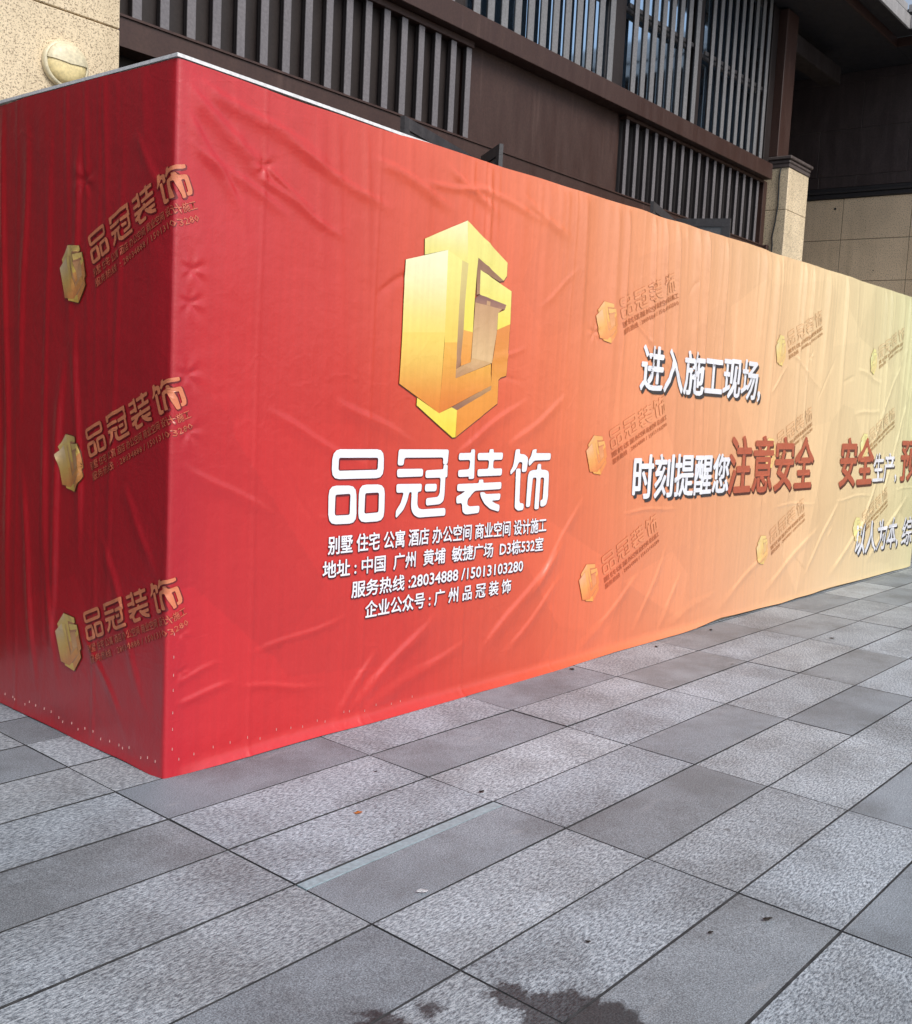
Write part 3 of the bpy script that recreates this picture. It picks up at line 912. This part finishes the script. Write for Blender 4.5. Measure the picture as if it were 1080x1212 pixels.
def attr_mesh(name, co, faces, mats, cols=None, fmat=None, smooth=True):
    me = bpy.data.meshes.new(name)
    me.from_pydata([tuple(p) for p in co], [], faces)
    for m in mats:
        me.materials.append(m)
    if cols is not None:
        ca = me.color_attributes.new('print', 'FLOAT_COLOR', 'POINT')
        arr = np.ones((len(co), 4), np.float32)
        arr[:, :3] = cols
        ca.data.foreach_set('color', arr.ravel())
    if fmat is not None:
        me.polygons.foreach_set('material_index', np.asarray(fmat, np.int32))
    if smooth:
        me.polygons.foreach_set('use_smooth', np.ones(len(me.polygons), bool))
    me.update()
    return me

def link(name, me, parent):
    o = bpy.data.objects.new(name, me)
    COL.objects.link(o)
    o.parent = parent
    if parent is hoard:
        o.location = -hoard.location
    return o

# boarding behind the cloth, and the white capping trim
mb = MB()
def board(x0, x1, y0, y1, za, zb):
    mb.prism([(x0, y0, 0), (x1, y0 if x1 > x0 + .1 else y1, 0), (x1, y0 if x1 > x0 + .1 else y1, zb), (x0, y0, za)], (0, 0, 0))
mb.box(0.012, 0.03, 0.012, DB, 0.0, 2.615)
for k in range(9):
    xa, xb = LB * k / 9, LB * (k + 1) / 9
    mb.box(max(xa, 0.032) + .001, min(xb, LB - .032) - .001, 0.012, 0.03, 0.0, float(ztop((xa + xb) / 2)) - 0.022)
mb.box(LB - .03, LB - .012, 0.012, DB, 0.0, 2.69)
for k in range(10):
    xa = 0.04 + (LB - .12) * k / 9
    mb.box(xa, xa + .04, 0.032, 0.072, 0.0, 2.58)
mb.build('boarding', M_PLY, hoard)
mb = MB()
def rail(p, q):
    p, q = Vector(p), Vector(q)
    d = (q - p).normalized()
    n2 = Vector((-d.y, d.x, 0)).normalized() * 0.030
    mb.prism([p, q, q + Vector((0, 0, .012)), p + Vector((0, 0, .012))], n2)
rail((-0.016, DB, 2.624), (-0.016, 0.0145, 2.624))
rail((-0.016, -0.016, 2.624), (0.75, -0.016, 2.616))
rail((0.752, -0.016, 2.616), (1.95, -0.006, 2.601))
mb.build('capping_trim', M_WHITE, hoard)

# --- the printed sheet
def lin(r, g, b):
    f = lambda c: ((c / 255 + .055) / 1.055) ** 2.4 if c > 10 else c / 255 / 12.92
    return (f(r), f(g), f(b))
GRAD = [(-2.0, lin(166, 11, 17)), (-0.9, lin(174, 13, 28)), (-0.05, lin(186, 19, 36)), (0.05, lin(198, 30, 38)), (0.9, lin(205, 52, 42)), (1.8, lin(221, 88, 58)), (2.6, lin(231, 121, 80)), (3.4, lin(235, 150, 106)),  # reds of the left return set darker, its shade put into the print
        (4.4, lin(238, 176, 130)), (5.6, lin(240, 200, 153)), (6.8, lin(239, 215, 168)), (7.8, lin(234, 221, 173)), (8.6, lin(223, 222, 172)), (10.6, lin(212, 218, 164))]
us = np.concatenate([np.linspace(-DB, -0.03, 150), np.linspace(-0.022, 0.022, 9), np.linspace(0.03, LB - 0.03, 1050), np.linspace(LB - .022, LB + .022, 9), np.linspace(LB + .03, LB + DB, 70)])
ts = np.concatenate([np.linspace(0, 0.08, 10)[:-1], np.linspace(0.08, 1, 290)])
U = np.repeat(us[:, None], len(ts), 1)
edge = 0.004 * vnoise(us * 4, us * 0 + 3) + np.interp(us, [0.8, 1.7], [-0.012, 0.004])
Z = ts[None, :] * (ztop(us) + edge)[:, None]
zlow = np.interp(us, [-2, 0.8, 2.0, 4.0, 4.4, 5.4, 6.2, 8.6, 11], [.002, .002, .002, .003, .022, .01, .022, .008, .004]) + 0.003 * vnoise(us * 3, us * 0)
Z = np.maximum(Z, (zlow * 1.0)[:, None] + ts[None, :] * 0.001)
P = wrap(U.ravel(), Z.ravel())
nu, nz = U.shape
idx = np.arange(nu * nz).reshape(nu, nz)
faces = np.stack([idx[:-1, :-1], idx[1:, :-1], idx[1:, 1:], idx[:-1, 1:]], -1).reshape(-1, 4).tolist()
uu, zz = U.ravel(), Z.ravel()
# the gradient leans a little and is broken into faint facets
_seeds = np.random.RandomState(5).rand(120, 3)
def print_colour(u, z):
    u, z = np.asarray(u, float), np.asarray(z, float)
    gu = u + 0.45 * np.clip(u / 1.2, 0, 1) * (z - 1.2) + 0.10 * vnoise(u * .7, z * .8)
    col = np.stack([np.interp(gu, [a for a, _ in GRAD], [c[k] for _, c in GRAD]) for k in range(3)], -1)
    best = np.full(u.shape, 1e9)
    fac = np.zeros(u.shape)
    for a, b_, c_ in _seeds:
        a, b_ = a * 13 - 2.2, b_ * 3 - .2
        dd = (u - a) ** 2 * 0.8 + (z - b_) ** 2 + 0.3 * (u - a) * (z - b_)
        mk = dd < best
        best[mk] = dd[mk]
        fac[mk] = c_
    return col * (0.93 + 0.13 * (fac - .5))[:, None]
gcol = print_colour(uu, zz)
banner = link('banner', attr_mesh('banner', P, faces, [M_CLOTH], gcol), hoard)

# --- things printed on it: every piece is cut finely and laid on the relief
def lay(bm2, off, cell=0.05, paint=None):
    """bm2 holds flat geometry in (u, z, 0); cut it on a grid, then wrap it"""
    if not bm2.verts:
        return None
    xs = [v.co.x for v in bm2.verts]
    ys = [v.co.y for v in bm2.verts]
    cuts = [(v, 0) for v in np.arange(math.ceil(min(xs) / cell) * cell, max(xs), cell)]
    for c in (0.0, LB):
        for e in (-RC, 0, RC):
            if min(xs) < c + e < max(xs):
                cuts.append((c + e, 0))
    cuts += [(v, 1) for v in np.arange(math.ceil(min(ys) / cell) * cell, max(ys), cell)]
    for v, ax in cuts:
        geom = bm2.verts[:] + bm2.edges[:] + bm2.faces[:]
        co = (v, 0, 0) if ax == 0 else (0, v, 0)
        no = (1, 0, 0) if ax == 0 else (0, 1, 0)
        bmesh.ops.bisect_plane(bm2, geom=geom, dist=1e-6, plane_co=co, plane_no=no)
    u = np.array([v.co.x for v in bm2.verts])
    z = np.array([v.co.y for v in bm2.verts])
    e = np.array([v.co.z for v in bm2.verts])
    W = wrap(u, z, off + e)
    if paint:
        paint(bm2, u, z)
    for v, p in zip(bm2.verts, W):
        v.co = p
    return bm2

def finish(bm2, name, mats, parent, smooth=True):
    me = bpy.data.meshes.new(name)
    bm2.to_mesh(me)
    bm2.free()
    for m in mats:
        me.materials.append(m)
    if smooth:
        me.polygons.foreach_set('use_smooth', np.ones(len(me.polygons), bool))
    o = bpy.data.objects.new(name, me)
    COL.objects.link(o)
    o.parent = parent
    return o

def text_geo(body, bold=0.0, res=2):
    """flat triangles of a line of writing, scaled to a unit box"""
    cu = bpy.data.curves.new('writing', 'FONT')
    cu.body = body
    cu.resolution_u = res
    cu.offset = bold
    ob = bpy.data.objects.new('writing', cu)
    COL.objects.link(ob)
    bpy.context.view_layer.update()
    me = ob.to_mesh()
    me.calc_loop_triangles()
    v = np.array([x.co[:2] for x in me.vertices])
    t = [tuple(x.vertices) for x in me.loop_triangles]
    ob.to_mesh_clear()
    bpy.data.objects.remove(ob)
    bpy.data.curves.remove(cu)
    lo, hi = v.min(0), v.max(0)
    return (v - lo) / (hi - lo), t, (hi - lo)

def add_tris(bm2, pts, tris, mat=0, e=0.0):
    vs = [bm2.verts.new((p[0], p[1], e)) for p in pts]
    for t in tris:
        try:
            f = bm2.faces.new([vs[i] for i in t])
            f.material_index = mat
            if f.normal.z < 0:
                pass
        except ValueError:
            pass

def line_of_text(name, body, rect, mats, bold=0.0, drop=(0.006, -0.008), drop_bold=0.006, off=0.0042):
    """writing fitted to rect = (u0, u1, z0, z1), thickened by bold metres, over a darker printed drop"""
    u0, u1, z0, z1 = rect
    v, t, _ = text_geo(body)
    bm2 = bmesh.new()
    k = 0
    for mi, (bd, du, dz) in enumerate(((drop_bold, drop[0], drop[1]), (bold, 0, 0))):
        ring = [(0, 0)] if bd <= 0 else [(math.cos(a * math.pi / 4), math.sin(a * math.pi / 4)) for a in range(8)]
        for (cx_, cz_) in ring:
            sx_, sz_2 = bd * cx_ * 1.25, bd * cz_
            g_ = bold
            pts = np.stack([u0 + g_ * 1.25 + v[:, 0] * (u1 - u0 - 2.5 * g_) + du + sx_, z0 + g_ + v[:, 1] * (z1 - z0 - 2 * g_) + dz + sz_2], -1)
            add_tris(bm2, pts, t, mi, 0.00007 * k)
            k += 1
        k += 5
    lay(bm2, off, 0.032)
    return finish(bm2, name, mats, banner)

def round_poly(pts, rad, n=3):
    out = []
    N = len(pts)
    for i in range(N):
        p = Vector(pts[i])
        a = Vector(pts[i - 1])
        b = Vector(pts[(i + 1) % N])
        r = min(rad, 0.42 * (a - p).length, 0.42 * (b - p).length)
        pa = p + (a - p).normalized() * r
        pb = p + (b - p).normalized() * r
        for k in range(n + 1):
            t = k / n
            out.append(tuple((1 - t) ** 2 * pa + 2 * t * (1 - t) * p + t * t * pb))
    return out

def offset_poly(pts, d):
    N = len(pts)
    area = sum(pts[i - 1][0] * pts[i][1] - pts[i][0] * pts[i - 1][1] for i in range(N))
    s = 1 if area > 0 else -1
    out = []
    for i in range(N):
        p, a, b = Vector(pts[i]), Vector(pts[i - 1]), Vector(pts[(i + 1) % N])
        e0, e1 = p - a, b - p
        if e0.length < 1e-7 or e1.length < 1e-7:
            out.append(tuple(p))
            continue
        n0 = Vector((e0.y, -e0.x)).normalized() * s
        n1 = Vector((e1.y, -e1.x)).normalized() * s
        m = n0 + n1
        if m.length < 1e-4:
            m = n0
        m.normalize()
        out.append(tuple(p + m * min(d / max(.4, m.dot(n0)), d * 2.2)))
    return out

def poly_fill(bm2, outer, holes, mat, e):
    loops = [[Vector((p[0], p[1], 0)) for p in lp] for lp in [outer] + holes]
    vs = [bm2.verts.new((p.x, p.y, e)) for lp in loops for p in lp]
    for t in tessellate_polygon(loops):
        try:
            bm2.faces.new([vs[i] for i in t]).material_index = mat
        except ValueError:
            pass

def title_geo(bm2, xf, mat, e, grow=0.0, shift=(0, 0), step=0.00012):
    k = 0
    for ch in TITLE.values():
        for outer, hole in ch:
            ringed = hole is not None
            o_ = round_poly(outer, 0.042 if ringed else 0.012)
            h_ = [round_poly(hole, 0.010)] if ringed else []
            if grow:
                o_ = offset_poly(o_, grow)
                h_ = [offset_poly(x, -grow) for x in h_]
            f = lambda q: xf(q[0] + shift[0], q[1] + shift[1])
            if ringed:
                ee = e + step * k
                A = [bm2.verts.new((*f(q), ee)) for q in o_]
                B = [bm2.verts.new((*f(q), ee)) for q in h_[0]]
                for i in range(len(A)):
                    i2 = (i + 1) % len(A)
                    bm2.faces.new((A[i], A[i2], B[i2], B[i])).material_index = mat
                k += 1
                continue
            poly_fill(bm2, [f(q) for q in o_], [[f(q) for q in x] for x in h_], mat, e + step * k)
            k += 1

# company name, big and white
bm2 = bmesh.new()
ident = lambda u, z: (u, z)
title_geo(bm2, ident, 0, 0.0, 0.0032, (0.003, -0.003))
title_geo(bm2, ident, 1, 0.0026)
lay(bm2, 0.0025, 0.03)
finish(bm2, 'title_lettering', [M_SHADOW_RED, M_PRINT_WHITE], banner)

WR = [M_SHADOW_RED, M_PRINT_WHITE]
WK = [M_SHADOW, M_PRINT_WHITE]
BK = [M_SHADOW_BR, M_PRINT_BROWN]
sm = dict(bold=0.0013, drop=(0.003, -0.004), drop_bold=0.004)
line_of_text('small_lettering', '别墅 住宅 公寓 酒店 办公空间 商业空间 设计施工', (0.735, 2.252, 0.792, 0.874), WR, **sm)
line_of_text('small_lettering', '地址 : 中国  广州  黄埔  敏捷广场  D3栋532室', (0.709, 2.231, 0.690, 0.768), WR, **sm)
line_of_text('small_lettering', '服务热线 :28034888 /15013103280', (0.874, 2.066, 0.588, 0.664), WR, **sm)
line_of_text('small_lettering', '企业公众号 : 广 州 品 冠 装 饰', (0.957, 1.977, 0.486, 0.565), WR, **sm)
bg_ = dict(bold=0.0055, drop=(0.024, -0.020), drop_bold=0.006)
line_of_text('slogan_lettering', '进入施工现场,', (3.10, 4.72, 1.585, 1.885), WK, **bg_)
line_of_text('slogan_lettering', '时刻提醒您', (3.10, 4.345, 0.930, 1.215), WK, **bg_)
line_of_text('slogan_lettering', '注意安全', (4.325, 5.82, 0.915, 1.345), BK, bold=0.008, drop=(0.016, -0.018), drop_bold=0.008)
line_of_text('slogan_lettering', '安全', (6.40, 7.215, 0.905, 1.348), BK, bold=0.010, drop=(0.022, -0.022), drop_bold=0.010)
line_of_text('slogan_lettering', '生产,', (7.215, 7.87, 0.915, 1.205), WK, bold=0.004, drop=(0.028, -0.018), drop_bold=0.004)
line_of_text('slogan_lettering', '预防', (7.97, 9.05, 0.92, 1.345), BK, bold=0.008, drop=(0.018, -0.020), drop_bold=0.008)
line_of_text('slogan_lettering', '以人为本,', (6.92, 8.10, 0.245, 0.565), WK, bold=0.005, drop=(0.030, -0.020), drop_bold=0.005)
line_of_text('slogan_lettering', '综合治理', (8.20, 9.50, 0.25, 0.55), WK, bold=0.004, drop=(0.030, -0.020), drop_bold=0.004)

# gold block emblem: printed faces, each with its own printed colour ramp (top, bottom)
LCOL = {
 'A': (lin(252, 246, 190), lin(246, 232, 130)), 'B1': (lin(247, 236, 140), lin(250, 232, 96)), 'B2': (lin(246, 176, 84), lin(242, 158, 66)),
 'S1': (lin(226, 206, 130), lin(176, 128, 96)), 'D1': (lin(150, 108, 84), lin(178, 134, 96)), 'C1': (lin(250, 240, 140), lin(246, 228, 96)),
 'E0': (lin(140, 98, 92), lin(168, 122, 100)), 'E1': (lin(206, 160, 116), lin(230, 190, 138)), 'E2': (lin(220, 176, 122), lin(196, 146, 104)),
 'K': (lin(232, 142, 64), lin(240, 164, 66)), 'F1': (lin(253, 250, 208), lin(250, 224, 116)), 'F2': (lin(250, 218, 104), lin(234, 138, 50)),
 'G1': (lin(252, 240, 142), lin(248, 214, 96)), 'G2': (lin(246, 186, 78), lin(232, 130, 50)), 'J': (lin(196, 150, 100), lin(150, 104, 84)),
 'H': (lin(252, 230, 96), lin(250, 222, 70)), 'I': (lin(240, 158, 62), lin(238, 146, 52))}
def emblem(name, xf, off, dim=1.0, tint=None, edge_col=(0.16, 0.04, 0.02), grow=0.004):
    bm2 = bmesh.new()
    cl = bm2.verts.layers.float_color.new('print')
    k = 0
    zlo = {}
    # dark edge behind the faces
    for nme, pts in LOGO.items():
        op = offset_poly(pts, grow)
        n0 = len(bm2.verts)
        poly_fill(bm2, [xf(p[0] + .002, p[1] - .003) for p in op], [], 0, 0.00006 * k)
        bm2.verts.ensure_lookup_table()
        for v in bm2.verts[n0:]:
            v[cl] = edge_col + (1,)
        k += 1
    for nme, pts in LOGO.items():
        z1, z0 = max(p[1] for p in pts), min(p[1] for p in pts)
        # slice into bands so that the ramp follows the face
        tmp = bmesh.new()
        poly_fill(tmp, pts, [], 0, 0)
        for zc_ in np.arange(math.ceil(z0 / .04) * .04, z1, .04):
            bmesh.ops.bisect_plane(tmp, geom=tmp.verts[:] + tmp.edges[:] + tmp.faces[:], dist=1e-6, plane_co=(0, zc_, 0), plane_no=(0, 1, 0))
        vm = {}
        a, b = np.array(LCOL[nme][0]), np.array(LCOL[nme][1])
        for v in tmp.verts:
            t = (z1 - v.co.y) / max(1e-6, z1 - z0)
            t = t * t * (3 - 2 * t)
            c = (a * (1 - t) + b * t) * dim
            if tint is not None:
                c = c * (1 - tint[3]) + np.array(tint[:3]) * tint[3]
            p = xf(v.co.x, v.co.y)
            nv = bm2.verts.new((p[0], p[1], 0.0016 + 0.00008 * k))
            nv[cl] = (c[0], c[1], c[2], 1)
            vm[v] = nv
        for f in tmp.faces:
            bm2.faces.new([vm[v] for v in f.verts])
        tmp.free()
        k += 1
    lay(bm2, off, 0.034)
    return finish(bm2, name, [M_PRINT_LOGO], banner)
emblem('gold_emblem', ident, 0.0015, 0.87, grow=0.003)

# repeated watermark: emblem, name and two lines, turned 22 degrees; the ink only
# shifts the printed ground a little, so each point takes its colour from the ground
WC, WS = math.cos(R(22)), math.sin(R(22))
def watermark(pu, pz, style, etint):
    """(pu, pz): upper left corner of the name; style: (edge gain, fill ink, ink share, small ink share)"""
    def loc(a, b):
        return (pu + a * WC - b * WS, pz + a * WS + b * WC)
    bm2 = bmesh.new()
    tx = lambda u, z: loc((u - 0.7317) / 1.526 * 0.645, (z - 1.2453) / 0.322 * 0.118)
    if style[4]:
        title_geo(bm2, tx, 0, 0.0, 0.006, (0.008, -0.010), 0.00004)
    else:
        title_geo(bm2, tx, 0, 0.0, 0.0, (-0.009, 0.007), 0.00004)
    title_geo(bm2, tx, 1, 0.0010, step=0.00004)
    for body, b0, b1, a1 in (('别墅 住宅 公寓 酒店 办公空间 商业空间 设计施工', -0.166, -0.132, 0.640), ('服务热线  : 28034888 / 15013103280', -0.209, -0.177, 0.632)):
        v, t, _ = text_geo(body, 0.0, 1)
        lst = ((0, .0024, 0.0), (0, .0012, 0.00015), (2, 0, 0.0005), (2, .0008, 0.0006)) if style[4] else ((0, -.0012, 0.0), (0, 0.0, 0.0002), (0, .0012, 0.0004))
        for mi, sft, e in lst:
            pts = [loc(-0.005 + p[0] * (a1 + .005) + sft, b0 + p[1] * (b1 - b0) - sft * .8) for p in v]
            add_tris(bm2, pts, t, mi, e)
    cl = bm2.verts.layers.float_color.new('print')
    def paint(m, u, z):
        base = print_colour(u, z)
        ink = np.array(style[1])
        for i, v in enumerate(m.verts):
            k = v.link_faces[0].material_index if v.link_faces else 0
            c = base[i] * np.array(style[0]) if k == 0 else base[i] * (1 - style[1 + k]) + ink * style[1 + k]
            v[cl] = (c[0], c[1], c[2], 1)
    lay(bm2, 0.0016, 0.034, paint)
    for f in bm2.faces:
        f.material_index = 0
    o = finish(bm2, 'watermark', [M_WM], banner)
    ex = lambda u, z: loc(-0.238 + (u - 1.113) / 0.737 * 0.182, -0.212 + (z - 1.301) / 1.025 * 0.242)
    if style[4]:
        emblem('watermark_emblem', ex, 0.001, etint[0], etint[1], grow=0.012)
    else:
        g_ = print_colour(np.array([pu - .1]), np.array([pz - .15]))[0]
        tc_ = np.minimum(g_ * np.array((1.05, 1.24, 1.02)), 0.93)
        emblem('watermark_emblem', ex, 0.001, 1.0, tuple(tc_) + (0.72,), edge_col=tuple(g_ * np.array((.70, .55, .45))), grow=0.010)
    return o
SL = ((0.36, 0.34, 0.36), (0.74, 0.27, 0.12), 0.72, 0.42, True)
SF = ((0.68, 0.54, 0.43), lin(246, 176, 122), 0.15, 0.0, False)
for pu, pz in ((-0.579, 2.030), (-0.584, 1.276), (-0.581, 0.536)):
    watermark(pu, pz, SL, (0.85, (0.55, 0.24, 0.10, 0.55)))
for pu, pz in ((2.813, 2.108), (2.801, 1.348), (2.801, 0.600)):
    watermark(pu, pz, SF, (1.0, lin(249, 200, 148) + (0.74,)))
for pu, pz in ((5.125, 2.125), (5.087, 1.352), (5.086, 0.610)):
    watermark(pu, pz, SF, (1.0, lin(246, 212, 160) + (0.84,)))
for pu, pz in ((7.068, 2.173), (7.048, 1.409), (7.047, 0.642)):
    watermark(pu, pz, SF, (1.0, lin(242, 214, 156) + (0.84,)))

# staples along the hem and up the corner
mb = MB().box(-.0008, .0008, -.0012, .0012, -.005, .005)
st0 = mb.build('staple', M_STAPLE)
st0.parent = banner
rs_ = random.Random(3)
spots = [(-0.03 - k * 0.058 + rs_.uniform(-.022, .022), 0.055 + rs_.uniform(-.012, .012)) for k in range(22)]
spots += [(0.05 + k * 0.072 + rs_.uniform(-.026, .026), 0.066 + rs_.uniform(-.012, .012)) for k in range(18)]
spots += [(0.022, 0.10 + k * 0.075 + rs_.uniform(-.012, .012)) for k in range(7)]
for i, (su, sz_) in enumerate(spots):
    p = wrap(np.array([su]), np.array([sz_]), 0.0012)[0]
    o = st0 if i == 0 else st0.copy()
    if i:
        COL.objects.link(o)
        o.parent = banner
    o.location = p
    o.rotation_euler = (0, 0, 0 if su > 0 else R(90))

# ------------------------------------------------------------------ litter on the paving
def scrap(name, x, y, size, mat, seed, label, cat, group=None, flat=0.25):
    r_ = random.Random(seed)
    bm = bmesh.new()
    n = 9
    ring = []
    for k in range(n):
        a = 2 * math.pi * k / n
        rr2 = size * r_.uniform(.45, 1.0)
        ring.append(bm.verts.new((rr2 * math.cos(a), rr2 * .6 * math.sin(a), size * flat * r_.uniform(0.0, .8) + .001)))
    c = bm.verts.new((0, 0, size * flat * .9 + .001))
    for k in range(n):
        bm.faces.new((ring[k], ring[(k + 1) % n], c))
    ex = bmesh.ops.solidify(bm, geom=bm.faces[:], thickness=0.0008)
    me = bpy.data.meshes.new(name)
    bm.to_mesh(me)
    bm.free()
    me.materials.append(mat)
    o = bpy.data.objects.new(name, me)
    o.location = (x, y, 0.002)
    o.rotation_euler.z = r_.uniform(0, 6)
    COL.objects.link(o)
    return tag(o, label, cat, group)
M_ORANGE = painted_metal('orange_wrapper', (0.75, 0.28, 0.07), 0.45, 0.2)
M_PAPER = painted_metal('white_tissue', (0.78, 0.78, 0.80), 0.8, 0.1)
M_LEAF = painted_metal('dry_dark_leaf', (0.035, 0.028, 0.022), 0.7, 0.2)
scrap('candy_wrapper', 0.289, -0.761, 0.022, M_ORANGE, 1, 'small orange wrapper lying on the light paving above the metal strip', 'litter')
scrap('tissue_scrap', 0.03, -1.335, 0.022, M_PAPER, 2, 'white crumb of tissue at the edge of the dark slab below the strip', 'litter')
LF = [(0.617, -2.196, .022, 'larger dark leaf scrap on the dark slab at lower right'), (0.427, -2.106, .016, 'smaller dark leaf scrap left of the larger one on the same slab'),
      (0.141, -1.874, .012, 'faint dark crumb on the light slab beside the wet stain'), (0.748, -0.937, .016, 'dark crumb by the right end of the metal strip'),
      (2.47, -0.10, .022, 'dark leaf scrap by the orange part of the banner hem'), (3.324, -0.131, .018, 'dark leaf scrap by the peach part of the banner hem'),
      (3.308, -0.675, .016, 'dark crumb out on the paving before the peach banner'), (4.52, -0.806, .024, 'farthest dark leaf scrap out on the paving'),
      (4.059, -0.121, .022, 'dark leaf scrap under the loose pale hem'), (0.606, -0.505, .012, 'tiny dark crumb between the orange wrapper and the red hem')]
for i, (x, y, s, lb) in enumerate(LF):
    scrap('leaf_scrap', x, y, s, M_LEAF, 30 + i, lb, 'leaf litter', 'dark scraps scattered on the paving')
